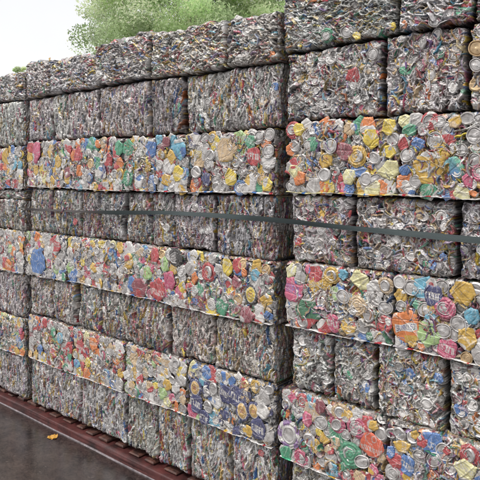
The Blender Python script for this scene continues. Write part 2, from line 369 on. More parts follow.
FEATURES = [
    (-2.877, 1.857, 'sheet', 'red', 0.095),
    (-3.053, 1.904, 'sheet', 'orange', 0.061),
    (-2.765, 1.703, 'ring', 'green', 0.088),
    (-2.563, 1.874, 'sheet', 'blue', 0.101),
    (-2.329, 1.857, 'sheet', 'bluegreen', 0.118),
    (-2.811, 1.879, 'sheet', 'green', 0.094),
    (-2.345, 1.728, 'sheet', 'yellow', 0.086),
    (-2.589, 1.773, 'sheet', 'gold', 0.068),
    (-2.44, 1.903, 'sheet', 'maroon', 0.066),
    (-3.263, 1.846, 'sheet', 'red', 0.102),
    (-3.135, 1.7, 'ring', 'blue', 0.062),
    (-2.954, 1.81, 'sheet', 'redwhite', 0.085),
    (-3.584, 1.871, 'sheet', 'gold', 0.094),
    (-3.759, 1.874, 'sheet', 'pink', 0.152),
    (-3.489, 1.803, 'sheet', 'gold', 0.079),
    (-1.825, 1.813, 'letters', 'red', 0.087),
    (-1.844, 1.885, 'sheet', 'green', 0.068),
    (-1.999, 1.86, 'sheet', 'tan', 0.12),
    (-1.972, 1.71, 'sheet', 'yellow', 0.09),
    (-1.746, 1.674, 'sheet', 'yellow', 0.066),
    (-2.137, 1.698, 'sheet', 'navy', 0.072),
    (-1.794, 1.903, 'lid', 'silver', 0.076),
    (-1.734, 1.835, 'lid', 'silver', 0.075),
    (-1.901, 1.789, 'lid', 'silver', 0.059),
    (-2.109, 1.827, 'lid', 'silver', 0.072),
    (-2.209, 1.74, 'lid', 'silver', 0.063),
    (-4.167, 1.846, 'sheet', 'gold', 0.118),
    (-4.138, 1.647, 'sheet', 'red', 0.073),
    (-4.067, 1.895, 'sheet', 'blue', 0.065),
    (-4.138, 1.032, 'sheet', 'orange', 0.103),
    (-3.733, 1.117, 'sheet', 'blue', 0.193),
    (-3.513, 1.252, 'sheet', 'redwhite', 0.12),
    (-3.22, 1.168, 'sheet', 'yellow', 0.063),
    (-3.104, 1.142, 'sheet', 'gold', 0.062),
    (-2.756, 1.214, 'sheet', 'gold', 0.093),
    (-2.53, 1.27, 'sheet', 'red', 0.089),
    (-2.505, 1.084, 'sheet', 'red', 0.122),
    (-2.408, 1.14, 'sheet', 'pink', 0.109),
    (-2.448, 1.229, 'sheet', 'lime', 0.088),
    (-2.658, 1.075, 'sheet', 'maroon', 0.114),
    (-2.36, 1.275, 'ring', 'black', 0.097),
    (-2.116, 1.227, 'ring', 'red', 0.092),
    (-1.831, 1.152, 'eye', 'yellow', 0.096),
    (-1.986, 1.276, 'sheet', 'yellow', 0.09),
    (-2.217, 1.184, 'sheet', 'orange', 0.063),
    (-1.875, 1.253, 'sheet', 'orange', 0.044),
    (-2.019, 1.072, 'sheet', 'green', 0.1),
    (-1.856, 1.047, 'sheet', 'maroon', 0.078),
    (-1.806, 1.251, 'sheet', 'cyan', 0.067),
    (-1.92, 1.199, 'sheet', 'maroon', 0.069),
    (-1.734, 1.137, 'sheet', 'gold', 0.066),
    (-1.782, 1.044, 'sheet', 'white', 0.067),
    (-1.728, 1.063, 'sheet', 'blue', 0.057),
    (-3.708, 0.667, 'sheet', 'red', 0.069),
    (-3.708, 0.516, 'sheet', 'blue', 0.069),
    (-3.771, 0.469, 'sheet', 'gold', 0.069),
    (-3.548, 0.527, 'sheet', 'red', 0.067),
    (-3.548, 0.661, 'sheet', 'green', 0.067),
    (-3.241, 0.626, 'sheet', 'red', 0.102),
    (-3.104, 0.677, 'sheet', 'orange', 0.087),
    (-3.156, 0.548, 'sheet', 'yellow', 0.063),
    (-2.934, 0.667, 'sheet', 'tan', 0.084),
    (-2.424, 0.575, 'sheet', 'gold', 0.066),
    (-2.572, 0.524, 'sheet', 'tan', 0.067),
    (-2.345, 0.739, 'sheet', 'yellow', 0.054),
    (-2.756, 0.632, 'sheet', 'lime', 0.058),
    (-2.217, 0.603, 'eye', 'goldnavy', 0.094),
    (-1.939, 0.624, 'letters', 'navy', 0.099),
    (-1.999, 0.619, 'letters', 'navy', 0.09),
    (-1.888, 0.569, 'eye', 'goldnavy', 0.098),
    (-1.819, 0.587, 'eye', 'goldnavy', 0.087),
    (-1.856, 0.48, 'sheet', 'gold', 0.058),
    (-1.794, 0.507, 'letters', 'navy', 0.096),
    (-2.209, 0.521, 'letters', 'navy', 0.094),
    (-2.151, 0.458, 'letters', 'navy', 0.072),
    (-2.123, 0.527, 'lid', 'silver', 0.072),
    (-2.088, 0.628, 'lid', 'silver', 0.071),
    (-1.972, 0.696, 'sheet', 'gold', 0.06),
    (-1.875, 0.645, 'ring', 'goldnavy', 0.068),
    (-1.764, 0.601, 'sheet', 'white', 0.076),
    (-1.584, 1.855, 'lid', 'silver', 0.059),
    (-1.492, 1.857, 'sheet', 'green', 0.076),
    (-1.393, 1.85, 'lid', 'silver', 0.078),
    (-1.419, 1.789, 'sheet', 'gold', 0.07),
    (-1.324, 1.827, 'sheet', 'maroon', 0.077),
    (-1.266, 1.809, 'ring', 'gold', 0.084),
    (-1.424, 1.728, 'lid', 'silver', 0.061),
    (-1.304, 1.725, 'sheet', 'paleyellow', 0.068),
    (-1.224, 1.713, 'lid', 'silver', 0.058),
    (-1.557, 1.714, 'sheet', 'orange', 0.063),
    (-1.187, 1.799, 'lid', 'silver', 0.058),
    (-1.492, 1.786, 'sheet', 'blue', 0.053),
    (-1.196, 1.882, 'sheet', 'yellow', 0.091),
    (-1.304, 1.92, 'sheet', 'tan', 0.059),
    (-1.12, 1.92, 'sheet', 'yellow', 0.065),
    (-1.102, 1.871, 'lid', 'silver', 0.056),
    (-1.12, 1.823, 'sheet', 'yellow', 0.057),
    (-0.993, 1.848, 'sheet', 'blue', 0.055),
    (-1.026, 1.904, 'sheet', 'green', 0.055),
    (-0.952, 1.758, 'sheet', 'gold', 0.124),
    (-0.851, 1.758, 'bluegreen2', 'bluegreen', 0.083),
    (-0.924, 1.865, 'lid', 'silver', 0.058),
    (-0.909, 1.933, 'lid', 'silver', 0.05),
    (-0.972, 1.902, 'lid', 'silver', 0.043),
    (-1.034, 1.809, 'lid', 'silver', 0.063),
    (-0.851, 1.93, 'sheet', 'tan', 0.045),
    (-0.874, 1.863, 'sheet', 'redwhite', 0.061),
    (-0.799, 1.713, 'sheet', 'pink', 0.052),
    (-0.777, 1.875, 'lid', 'silver', 0.059),
    (-0.777, 1.787, 'lid', 'silver', 0.051),
    (-0.825, 1.825, 'lid', 'silver', 0.048),
    (-1.111, 1.75, 'sheet', 'paleyellow', 0.081),
    (-1.047, 1.75, 'sheet', 'blue', 0.048),
    (-0.781, 1.669, 'sheet', 'orange', 0.037),
    (-0.881, 1.689, 'lid', 'silver', 0.045),
    (-0.851, 1.66, 'sheet', 'red', 0.038),
    (-1.59, 1.208, 'letters', 'redviolet', 0.109),
    (-1.471, 1.245, 'sheet', 'gold', 0.071),
    (-1.383, 1.295, 'ring', 'gold', 0.069),
    (-1.502, 1.112, 'sheet', 'green2', 0.125),
    (-1.419, 1.138, 'lid', 'silver', 0.079),
    (-1.324, 1.212, 'lid', 'silver', 0.077),
    (-1.257, 1.179, 'ring', 'tan', 0.084),
    (-1.378, 1.088, 'letters', 'pink', 0.078),
    (-1.299, 1.084, 'sheet', 'gold', 0.076),
    (-1.233, 1.091, 'lid', 'silver', 0.058),
    (-1.205, 1.145, 'lid', 'silver', 0.058),
    (-1.242, 1.29, 'sheet', 'paleyellow', 0.084),
    (-1.59, 1.103, 'lid', 'silver', 0.064),
    (-1.535, 1.071, 'lid', 'silver', 0.063),
    (-1.173, 1.216, 'lid', 'silver', 0.058),
    (-1.329, 1.314, 'sheet', 'cyan', 0.051),
    (-1.182, 1.099, 'sheet', 'red', 0.058),
    (-1.129, 1.283, 'ring', 'tan', 0.065),
    (-1.129, 1.19, 'lid', 'silver', 0.061),
    (-1.129, 1.121, 'sheet', 'red', 0.073),
    (-1.508, 1.312, 'sheet', 'pink', 0.045),
    (-1.201, 1.055, 'sheet', 'green2', 0.033),
    (-1.343, 1.248, 'sheet', 'blue', 0.043),
    (-1.562, 1.048, 'sheet', 'orange', 0.036),
    (-1.038, 1.128, 'lettersblue', 'orange', 0.119),
    (-0.948, 1.113, 'sheet', 'lime', 0.108),
    (-1.064, 1.247, 'sheet', 'gold', 0.056),
    (-1.017, 1.289, 'lid', 'silver', 0.059),
    (-0.881, 1.223, 'ring', 'pink', 0.076),
    (-0.928, 1.266, 'letters', 'navywhite', 0.077),
    (-0.817, 1.292, 'sheet', 'gold', 0.089),
    (-0.799, 1.121, 'sheet', 'gold', 0.081),
    (-0.874, 1.069, 'letters', 'pinkwhite', 0.076),
    (-0.889, 1.135, 'lid', 'silver', 0.068),
    (-0.832, 1.171, 'lid', 'silver', 0.06),
    (-0.781, 1.209, 'sheet', 'cyan', 0.066),
    (-0.964, 1.207, 'lid', 'silver', 0.058),
    (-1.059, 1.208, 'lid', 'silver', 0.044),
    (-0.993, 1.222, 'sheet', 'green', 0.047),
    (-1.013, 1.069, 'sheet', 'gold', 0.047),
    (-0.77, 1.31, 'lid', 'silver', 0.059),
    (-0.976, 1.057, 'sheet', 'orange', 0.031),
    (-1.601, 0.539, 'ring', 'violetwhite', 0.119),
    (-1.618, 0.63, 'sheet', 'orange', 0.046),
    (-1.646, 0.627, 'sheet', 'green', 0.037),
    (-1.502, 0.638, 'sheet', 'pink', 0.071),
    (-1.487, 0.549, 'lid', 'silver', 0.071),
    (-1.429, 0.641, 'lid', 'silver', 0.07),
    (-1.348, 0.654, 'ring', 'pink', 0.077),
    (-1.252, 0.668, 'ring', 'pinkwhite', 0.084),
    (-1.187, 0.616, 'sheet', 'orangered', 0.107),
    (-1.28, 0.546, 'ring', 'green', 0.101),
    (-1.455, 0.532, 'sheet', 'gold', 0.062),
    (-1.224, 0.539, 'lid', 'silver', 0.067),
    (-1.173, 0.699, 'sheet', 'gold', 0.041),
    (-1.388, 0.535, 'sheet', 'tan', 0.043),
    (-1.439, 0.594, 'sheet', 'yellow', 0.044),
    (-1.178, 0.516, 'sheet', 'pink', 0.049),
    (-1.562, 0.527, 'lid', 'silver', 0.054),
    (-1.055, 0.707, 'lid', 'silver', 0.056),
    (-1.043, 0.66, 'sheet', 'gold', 0.071),
    (-0.993, 0.729, 'sheet', 'gold', 0.039),
    (-0.96, 0.703, 'sheet', 'red', 0.047),
    (-1.022, 0.591, 'letters', 'blue', 0.071),
    (-0.874, 0.691, 'lid', 'silver', 0.076),
    (-0.795, 0.648, 'sheet', 'paleyellow', 0.081),
    (-0.828, 0.712, 'sheet', 'gold', 0.045),
    (-0.913, 0.649, 'lid', 'silver', 0.061),
    (-0.866, 0.701, 'sheet', 'red', 0.034),
    (-1.098, 0.623, 'sheet', 'blue', 0.048),
    (-0.924, 0.58, 'sheet', 'orange', 0.046),
    (-0.972, 0.642, 'lid', 'silver', 0.054),
    (-0.859, 2.183, 'lid', 'silver', 0.053),
    (-0.781, 2.192, 'lid', 'tan', 0.059),
    (-0.777, 2.063, 'lid', 'tan', 0.059),
    (-0.799, 2.131, 'lid', 'silver', 0.052),
    (-0.989, 2.238, 'lid', 'silver', 0.047),
    (-0.928, 2.288, 'lid', 'silver', 0.046),
    (-0.952, 2.117, 'lid', 'silver', 0.046),
    (-1.309, 2.333, 'lid', 'silver', 0.06),
    (-1.414, 2.335, 'ring', 'green', 0.061),
    (-1.266, 2.305, 'sheet', 'yellow', 0.025),
    (-1.102, 2.322, 'sheet', 'yellow', 0.032),
    (-1.055, 2.319, 'sheet', 'orange', 0.032),
    (-1.29, 2.144, 'sheet', 'red', 0.068),
    (-1.551, 2.319, 'sheet', 'yellow', 0.036),
    (-1.201, 2.226, 'lid', 'silver', 0.05),
    (-1.686, 2.142, 'sheet', 'blue', 0.047),
    (-1.704, 2.289, 'sheet', 'orange', 0.028),
    (-0.799, 2.361, 'sheet', 'red', 0.03),
    (-0.993, 2.356, 'sheet', 'blue', 0.031),
    (-0.836, 2.337, 'sheet', 'green', 0.03),
    (-1.319, 1.558, 'sheet', 'red', 0.06),
    (-3.998, 2.144, 'sheet', 'lime', 0.05),
    (-4.039, 2.053, 'sheet', 'orange', 0.051),
    (-3.916, 1.453, 'sheet', 'red', 0.05),
    (-3.329, 1.421, 'sheet', 'red', 0.045),
    (-3.115, 2.334, 'sheet', 'blue', 0.031),
    (-0.893, 0.944, 'sheet', 'blue', 0.046),
    (-0.825, 0.848, 'sheet', 'blue', 0.052),
    (-1.224, 0.834, 'sheet', 'blue', 0.042),
    (-1.059, 1.471, 'sheet', 'gold', 0.048),
    (-0.944, 1.383, 'sheet', 'blue', 0.039),
    (-0.901, 1.415, 'sheet', 'blue', 0.03),
]
ORD = ['first','second','third','fourth','fifth','sixth','seventh','eighth','ninth','tenth']
GROUP = 'bales of crushed cans stacked in the wall'
COLOURFUL = [('silver',.26),('bright',.13),('white',.07),('red',.07),('pink',.05),('yellow',.06),('gold',.08),('blue',.07),('cyan',.03),
             ('green',.05),('lime',.03),('orange',.05),('tan',.05),('maroon',.02),('redwhite',.03),('paleyellow',.03),('bluegreen',.02),('navywhite',.02)]
def pick(rng, bias):
    if bias and rng.random() < .40: return bias[rng.integers(0, len(bias))]
    n = [a for a, b in COLOURFUL]; p = np.array([b for a, b in COLOURFUL]); return n[rng.choice(len(n), p=p/p.sum())]

def lip_mesh(w, rng, col, wf):
    """bent-over metal edge along the foot of a bale"""
    n = int(w/.004); u = np.linspace(-w/2, w/2, n)
    prof = [(.008, .0036), (-.003, .0032), (-.010, .0010), (-.0105, -.0004), (-.006, -.0020), (.008, -.0022)]
    wob = .003*wn(u, u*0, rng, 60, 5); wz = wf(u)+.0022*wn(u, u*0, rng, 28, 4)+.0012*wn(u, u*0, rng, 120, 3); hs = np.clip(.95+.55*wn(u, u*0, rng, 45, 4)+.3*wn(u, u*0, rng, 160, 3), .12, 2.2); back = .010*np.clip(wn(u, u*0, rng, 20, 4)-.5, 0, 1)
    V = []; C = []
    cc = np.empty((n, 3)); cc[:] = PAL[col]
    t = wn(u, u*0, rng, 26, 4)
    for _ in range(int(w/.035)):   # torn bits of other cans caught in the fold
        a0 = rng.uniform(-w/2, w/2); mm = np.abs(u-a0) < rng.uniform(.004, .014); cc[mm] = np.array(PAL[rng.choice(['silver','dull','red','gold','silver','tan','blue','bright','dull'])])
    cc[t > 1.5] = np.array(PAL[rng.choice(['red','blue','gold','green'])]); cc[t < -.9] = PAL['dull']
    for (y, z) in prof:
        V.append(np.stack([u, y+back+wob*(.5+rng.random())+.0012*wn(u, u*0, rng, 400, 3), z*hs+wz], -1)); C.append(cc*(1+.12*wn(u, u*0, rng, 200, 4))[:, None])
    V = np.concatenate(V); C = np.clip(np.concatenate(C), .02, .9)
    return mesh_from('folded_lip', V, grid_faces(len(prof), n), C, M_LID)

def wave(r, x):
    return .0045*np.sin(x*3.1+r*1.9)+.0028*np.sin(x*8.3+r*2.7)+.0015*np.sin(x*19+r)

def bale(stack, row, x0, x1, z0, z1, style, look, where, yoff=0, tint=.2, tints=None, bias=None, side=False, lip=None, extra=0, depth=.5, tilt=0, seed=0, slope=0, code_tone=None):
    rng = np.random.default_rng(seed)
    gap = .0045
    if style != 'faces': gap = .011 if row != 1 else .007
    x0 += gap; x1 -= gap; z0 += .005; z1 -= .005
    w, h = x1-x0, z1-z0; xc = (x0+x1)/2
    y = WALL_Y+yoff+rng.uniform(-.010, .010)*(1 if style != 'faces' else .5)
    dist = math.hypot(xc, y); near = dist < 3.1
    res = float(np.clip(dist*.00088, .0021, .0038))
    root = empty('can_bale', (xc, y, z0), rng.uniform(-.006, .006))
    label = look+', '+where
    tag(root, label, 'can bale', GROUP)
    # ---- front face
    cv = Canvas(w, h, res)
    tone = np.array((1, 1, 1))*rng.uniform(.84, 1.10)*(1+rng.uniform(-.035, .035, 3)); size = {'faces': 1.1, 'edge': rng.uniform(.95, 1.5), 'flat': rng.uniform(.8, 1.05), 'mixed': rng.uniform(.8, 1.15)}[style]
    if code_tone is not None: tone = tone*code_tone
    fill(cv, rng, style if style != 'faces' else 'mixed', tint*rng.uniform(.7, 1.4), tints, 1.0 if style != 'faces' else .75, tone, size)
    nu, nv = cv.nu, cv.nv
    U, Z = np.meshgrid(cv.u-w/2, cv.v)
    H = cv.H + .004*wn(U, Z, rng, 14, 4)
    H = H + .006*np.sin(U*rng.uniform(14, 30)+rng.uniform(0, 6))*(style == 'edge')
    sx = .95 if style in ('edge', 'mixed') else 1.0
    d = np.minimum(np.minimum(U+w/2, w/2-U)*sx, np.minimum(Z, h-Z))
    R = .019
    H = H - R*(1-np.sqrt(np.clip(1-(1-np.clip(d/R, 0, 1))**2, 0, 1)))*1.2
    if style == 'faces': H = H-.0062
    H = H + rng.uniform(.002, .009)*(1-(2*U/w)**2)*(1-(2*Z/h-1)**2)
    # uneven outline
    we = np.clip(1-d/.03, 0, 1)
    Un = U + we*.0035*wn(U, Z, rng, 90, 4); Zn = Z + we*.0035*wn(Z, U, rng, 90, 4)
    kk = Z/h; Zn = Zn + kk*wave(row, U+xc)+(1-kk)*wave(row+1, U+xc)
    if row == 1:
        up = np.clip((Z-h*.6)/(h*.4), 0, 1)
        Zn = Zn + up*(.010*wn(U, U*0, rng, 22, 4)+.005*wn(U, U*0, rng, 75, 3)+slope*U)
    Yn = -H
    V = np.stack([Un, Yn, Zn], -1).reshape(-1, 3); F = grid_faces(nv, nu); C = cv.C.reshape(-1, 3)
    Vs, Fs, Cs = [V], [F], [C]; off = len(V)
    # ---- rim pushed back so that the face closes on the block behind
    ring = np.concatenate([np.arange(nu), np.arange(1, nv)*nu+nu-1, (nv-1)*nu+np.arange(nu-2, -1, -1), np.arange(nv-2, 0, -1)*nu])
    lay = [V[ring]]; prev = ring; nR = len(ring)
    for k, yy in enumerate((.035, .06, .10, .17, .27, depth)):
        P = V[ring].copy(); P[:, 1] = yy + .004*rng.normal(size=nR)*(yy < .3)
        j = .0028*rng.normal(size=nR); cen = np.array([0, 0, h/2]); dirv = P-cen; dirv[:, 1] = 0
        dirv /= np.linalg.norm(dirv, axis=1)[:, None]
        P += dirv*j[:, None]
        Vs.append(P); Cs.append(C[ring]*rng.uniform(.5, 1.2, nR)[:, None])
        cur = off+np.arange(nR); off += nR
        Fs.append(np.stack([prev, np.roll(prev, -1), np.roll(cur, -1), cur], -1)[:, ::-1]); prev = cur
    # back closing fan as quads
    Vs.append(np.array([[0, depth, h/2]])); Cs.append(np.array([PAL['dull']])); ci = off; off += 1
    a = prev; m = nR//2*2
    Fs.append(np.stack([a[0:m:2], a[1:m+1:2] if m < nR else np.r_[a[1:m:2]], np.roll(a, -2)[0:m:2], np.full(m//2, ci)], -1)[:, ::-1])
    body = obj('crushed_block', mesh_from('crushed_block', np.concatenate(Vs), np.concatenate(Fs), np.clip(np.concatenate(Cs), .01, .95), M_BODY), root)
    # ---- detailed end face where a gap shows it
    if side:
        cs = Canvas(.34, h, .0036)
        fill(cs, rng, 'mixed' if style == 'faces' else style, min(1, tint*1.6), tints, .8)
        A, Zs = np.meshgrid(cs.u, cs.v)
        ds = np.minimum(np.minimum(A, .34-A), np.minimum(Zs, h-Zs))
        Hs = cs.H - .014*np.clip(1-ds/.014, 0, 1)**2
        Vv = np.stack([w/2+.006+Hs*.55, A+.006, Zs], -1).reshape(-1, 3)
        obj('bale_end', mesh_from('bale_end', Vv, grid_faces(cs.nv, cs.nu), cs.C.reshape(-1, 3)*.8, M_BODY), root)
    if row >= 5:   # ledge seen from above
        ct = Canvas(w, .07, .0034)
        fill(ct, rng, 'mixed', min(1, tint*1.3), tints, .8)
        Ut, At = np.meshgrid(ct.u-w/2, ct.v)
        dt = np.minimum(np.minimum(Ut+w/2, w/2-Ut), At)
        Ht = ct.H*.6 - .012*np.clip(1-dt/.012, 0, 1)**2
        obj('bale_top', mesh_from('bale_top', np.stack([Ut, At+.004, h+.003+Ht], -1).reshape(-1, 3), grid_faces(ct.nv, ct.nu), ct.C.reshape(-1, 3), M_BODY), root)
    # ---- single cans whose faces show
    feats = [f for f in FEATURES if x0-.01 <= f[0] < x1+.01 and z0-.01 <= f[1] < z1+.01]
    placed = []
    def put(kind, cn, u, z, size, lift=0):
        kq = z/h; wz = float(kq*wave(row, u+xc)+(1-kq)*wave(row+1, u+xc))
        u = min(max(u, -w/2+size*.42), w/2-size*.42); z = min(max(z, size*.40), h-size*.38)
        out = rng.uniform(.000, .005)+lift; ts = .05 if style == 'faces' else .16
        rot = (rng.normal(0, ts), rng.uniform(-.5, .5), rng.normal(0, ts))
        if kind == 'lid':
            cn2 = cn if cn in ('silver', 'tan', 'bright') else 'silver'
            s = size/.050
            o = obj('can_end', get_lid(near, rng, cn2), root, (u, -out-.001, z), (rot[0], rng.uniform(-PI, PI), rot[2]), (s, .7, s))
        else:
            if kind == 'ring': a = b = size*.55
            elif kind.startswith('letters') or kind == 'eye' or kind == 'bluegreen2': a, b = size*.46, size*.52
            else: a, b = size*.5*rng.uniform(.75, 1.25), size*.55
            if kind == 'lettersblue': a = size*.48
            if kind.startswith('letters') or kind == 'eye' or size > .085: rot = (rot[0]*.5, rot[1]*.3, rot[2]*.5)
            elif kind == 'sheet' and rng.random() < .4: rot = (rot[0], rng.uniform(-PI, PI), rot[2])
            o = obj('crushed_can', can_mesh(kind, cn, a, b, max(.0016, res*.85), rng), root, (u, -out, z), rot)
            if kind == 'ring':
                s = size*.74/.054
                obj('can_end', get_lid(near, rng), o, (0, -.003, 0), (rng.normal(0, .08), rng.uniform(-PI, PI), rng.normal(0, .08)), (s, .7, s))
        o.location.z += wz
        placed.append((u, z, size))
    for (fx, fz, kind, cn, size) in feats:
        size = min(max(size, .035), .064) if kind == 'lid' else max(size, .035)
        put(kind, cn, fx-xc, fz-z0, size, .007 if size > .06 else .004)
    if style == 'faces':
        cw = .047; nx = max(1, int(round(w/cw))); nz = max(1, int(round(h/.045)))
        for j in range(nz):
            for i in range(nx):
                u = -w/2+(i+.5+rng.uniform(-.36, .36)+(.25 if j % 2 else -.25))*w/nx; z = (j+.5+rng.uniform(-.36, .36))*h/nz
                if any(math.hypot(u-p[0], z-p[1]) < .46*p[2]+.010 for p in placed[:len(feats)]): continue
                r = rng.random()
                if r < (.27 if near else .20): put('lid', 'silver' if rng.random() < .85 else 'tan', u, z, rng.uniform(.046, .060), rng.uniform(-.002, .003))
                elif r < .38: put('ring', pick(rng, bias), u, z, rng.uniform(.058, .074), .001)
                else: put('letters' if rng.random() < .05 else 'sheet', pick(rng, bias), u, z, rng.uniform(.052, .092), rng.uniform(-.003, .004))
    for k in range(extra):
        u, z = rng.uniform(-w/2+.03, w/2-.03), rng.uniform(.03, h-.03)
        r = rng.random()
        if r < .4: put('lid', 'bright' if rng.random() < .3 else 'silver', u, z, rng.uniform(.036, .054), -.003)
        else: put('sheet', rng.choice(['silver','bright','white','silver','dull','red','blue','green','gold','pink','tan']), u, z, rng.uniform(.03, .055), 0)
    if row == 1:   # scraps standing up along the open top edge
        for k in range(int(w/.05)):
            u = rng.uniform(-w/2+.02, w/2-.02); s = rng.uniform(.03, .055)
            o = obj('crushed_can', can_mesh('sheet', rng.choice(['silver','bright','silver','dull','white','tan','red','gold']), s*.6, s*.4, .003, rng), root,
                    (u, rng.uniform(0, .06), h+slope*u+rng.uniform(-.008, .006)), (rng.uniform(-1.1, .1), rng.uniform(-.5, .5), rng.uniform(-.6, .6)))
    if lip:
        obj('folded_lip', lip_mesh(w+.002, rng, lip, lambda u: wave(row+1, u+xc)), root, (0, -.001, .003))
    return root

# rows of each stack: heights (top of row 1 ... foot of row 8) in metres
ZM = [2.49, 2.255, 1.945, 1.625, 1.320, 1.015, .732, .430, .108]
ZR = [2.60, 2.290, 1.967, 1.642, 1.330, 1.027, .740, .418, .105]
ZL = [2.44, 2.250, 1.925, 1.604, 1.312, 1.005, .684, .410, .104]
MID = {1:[3.889,3.584,3.063,2.563,1.999,1.675], 2:[3.889,3.584,3.34,3.063,2.589,2.322,1.999,1.675], 3:[3.889,3.351,2.811,2.269,1.702],
       4:[3.889,3.597,3.274,3.063,2.820,2.589,2.408,2.102,1.702], 5:[3.889,3.397,2.877,2.284,1.698], 6:[3.876,3.597,3.324,3.063,2.765,2.44,2.102,1.702],
       7:[3.872,3.329,2.806,2.280,1.704], 8:[3.868,3.285,2.806,2.530,2.284,1.979,1.702]}
RIGHT = {1:[1.655,1.085,.785,.28,-.25], 2:[1.650,1.155,.810,.38,-.05], 3:[1.632,1.077,.53,.0], 4:[1.626,1.295,.851,.44,.02], 5:[1.635,1.098,.55,.02],
         6:[1.626,1.398,1.182,.885,.50,.05], 7:[1.652,1.116,.60,.07], 8:[1.630,1.329,1.034,.56,.06]}
ROWW = ['top','second','third','fourth','fifth','sixth','seventh','bottom']
LOOK = {
 ('m',1): ['lumpy grey bale of flattened cans','grey bale with blue scrap at its foot','tall ragged bale of dull silver cans','bale with pale folded sheets on top','silver bale with orange scrap low down'],
 ('m',2): ['grey bale of upright folded cans','narrow silver bale of upright cans','pale silver bale of upright cans','wide silver bale of upright folds','narrow darker grey bale','silver bale of long curved folds','silver bale with blue scrap at right'],
 ('m',3): ['pink and gold can face bale','bright red and orange can bale','blue and green can face bale','bale with a square red can'],
 ('m',4): ['narrow grey strapped bale','grey strapped bale with red scrap','narrow silver strapped bale','narrow pale strapped bale','dark mauve grey strapped bale','narrow dark strapped bale','grey strapped bale of fine folds','wide strapped bale of silver slivers'],
 ('m',5): ['bale with blue and white cans','bale of small yellow and silver cans','bale with long red cans','bale with a black-ringed yellow can'],
 ('m',6): ['grey bale of fine upright folds','grey bale with an ochre patch','narrow plain grey bale','plain grey upright-fold bale','grey bale with reddish folds','grey bale with orange scraps','silver grey bale of fine slivers'],
 ('m',7): ['bale with red, blue and ochre cans','bale with red and orange cans','pale bale with ochre cans','navy and gold can bale'],
 ('m',8): ['plain silver grey bale','grey bale over red sill','narrow bale with green scrap','narrow grey bale above sill','bale with orange scrap','multicoloured grey bale'],
 ('r',1): ['grey bale with green-rimmed can end','bale of flattened blue and pink cans','bale with red scrap','silver bale of flattened cans'],
 ('r',2): ['silver bale with a red scrap','silver bale of round can ends','bale of tan can ends','silver bale of mixed scrap'],
 ('r',3): ['bale with green and gold cans','bale with tall yellow can','bright mixed can face bale'],
 ('r',4): ['strapped silver and red bale','strapped bale with gold and blue scraps','strapped bale with orange scrap','strapped silver bale'],
 ('r',5): ['bale with pink and violet can','bale with large orange lettered can','bright bale of can faces'],
 ('r',6): ['narrow grey bale with red scrap','narrow grey green bale','silver bale of crumpled can ends','silver bale with blue scraps','grey bale of crumpled cans'],
 ('r',7): ['bale with green, pink and orange cans','bale with blue and pale yellow cans','multicoloured bale of can faces'],
 ('r',8): ['narrow dark silver bale','narrow mixed silver bale','silver bale with brown scraps','grey bale of crumpled cans'],
}
BIAS = {('m',3,0):['pink','gold','red','white','gold'],('m',3,1):['red','orange','pink','white','green'],('m',3,2):['blue','cyan','white','red','bluegreen'],('m',3,3):['silver','tan','yellow','bright','green'],
 ('m',5,0):['blue','white','navywhite','silver','lime'],('m',5,1):['silver','gold','yellow','white','bright'],('m',5,2):['silver','red','pink','tan','bright'],('m',5,3):['green','yellow','silver','maroon','tan'],
 ('m',7,0):['silver','gold','red','green','tan'],('m',7,1):['red','orange','silver','tan','pink'],('m',7,2):['silver','bright','tan','silver','lime'],('m',7,3):['goldnavy','navy','navywhite','tan','silver','goldnavy'],
 ('r',3,0):['silver','yellow','paleyellow','tan','orange'],('r',3,1):['gold','redwhite','silver','bluegreen','paleyellow'],('r',5,0):['pink','gold','silver','red','paleyellow'],
 ('r',5,1):['gold','silver','orange','lime','cyan'],('r',7,0):['silver','pink','bright','tan','green'],('r',7,1):['silver','blue','gold','tan','red']}
MIDTOP = [(2.50,.0),(2.475,.0),(2.525,-.0),(2.50,0),(2.49,0)]
def build_stack(code, name, rows, Z, seed0):
    for r in range(1, 9):
        s = rows[r]
        for k in range(len(s)-1):
            xa, xb = -s[k], -s[k+1]
            style = 'faces' if r in (3, 5, 7) else ('flat' if r == 1 else 'edge')
            if code == 'r' and r in (2, 4, 6, 8): style = 'mixed'
            zt, zb = Z[r-1], Z[r]
            kw = {}
            if code == 'm' and r == 1: zt = MIDTOP[k][0]
            yo = {1: -.012, 3: -.010, 5: -.014, 7: -.012}.get(r, .010)
            if code == 'r' and r == 7: yo = -.026
            where = '%s from left, %s row%s, %s stack' % (ORD[k], ROWW[r-1], ' down' if 1 < r < 8 else '', name)
            tint = {'faces': .60, 'edge': .22, 'flat': .24, 'mixed': .36}[style]
            if r in (7, 8, 6) and style == 'edge': tint = .30
            ctone = {('m', 4): np.array((.86, .84, .88)), ('r', 4): np.array((.97, .95, 1.0)), ('m', 6): np.array((1.0, .99, .96))}.get((code, r))  # middle stack's fourth row: its purplish shade is put into the tone
            if code == 'm' and r == 2 and k == 4: ctone = np.array((.72, .70, .74))
            lip = None
            if style == 'faces':
                lip = 'bright'
                if code == 'r' and r == 3 and k == 0: lip = 'paleyellow'
            extra = 0
            if code == 'r' and style == 'mixed': extra = 16 if xb-xa > .35 else 9
            if code == 'r' and r == 1: extra = 10
            if code == 'm' and style in ('edge', 'flat'): extra = 3
            tints = None
            if (code, r) == ('m', 7) and k == 3: tints = ['navy','gold','tan','navy','blue']
            if (code, r) == ('m', 4): tint = .32
            bale(name, r, xa, xb, zb, zt, style, LOOK[(code, r)][k], where, yo, tint, tints, BIAS.get((code, r, k)),
                 side=(code == 'm' and k == len(s)-2), lip=lip, extra=extra, seed=seed0+r*20+k, code_tone=ctone)
build_stack('m', 'middle', MID, ZM, 1000)
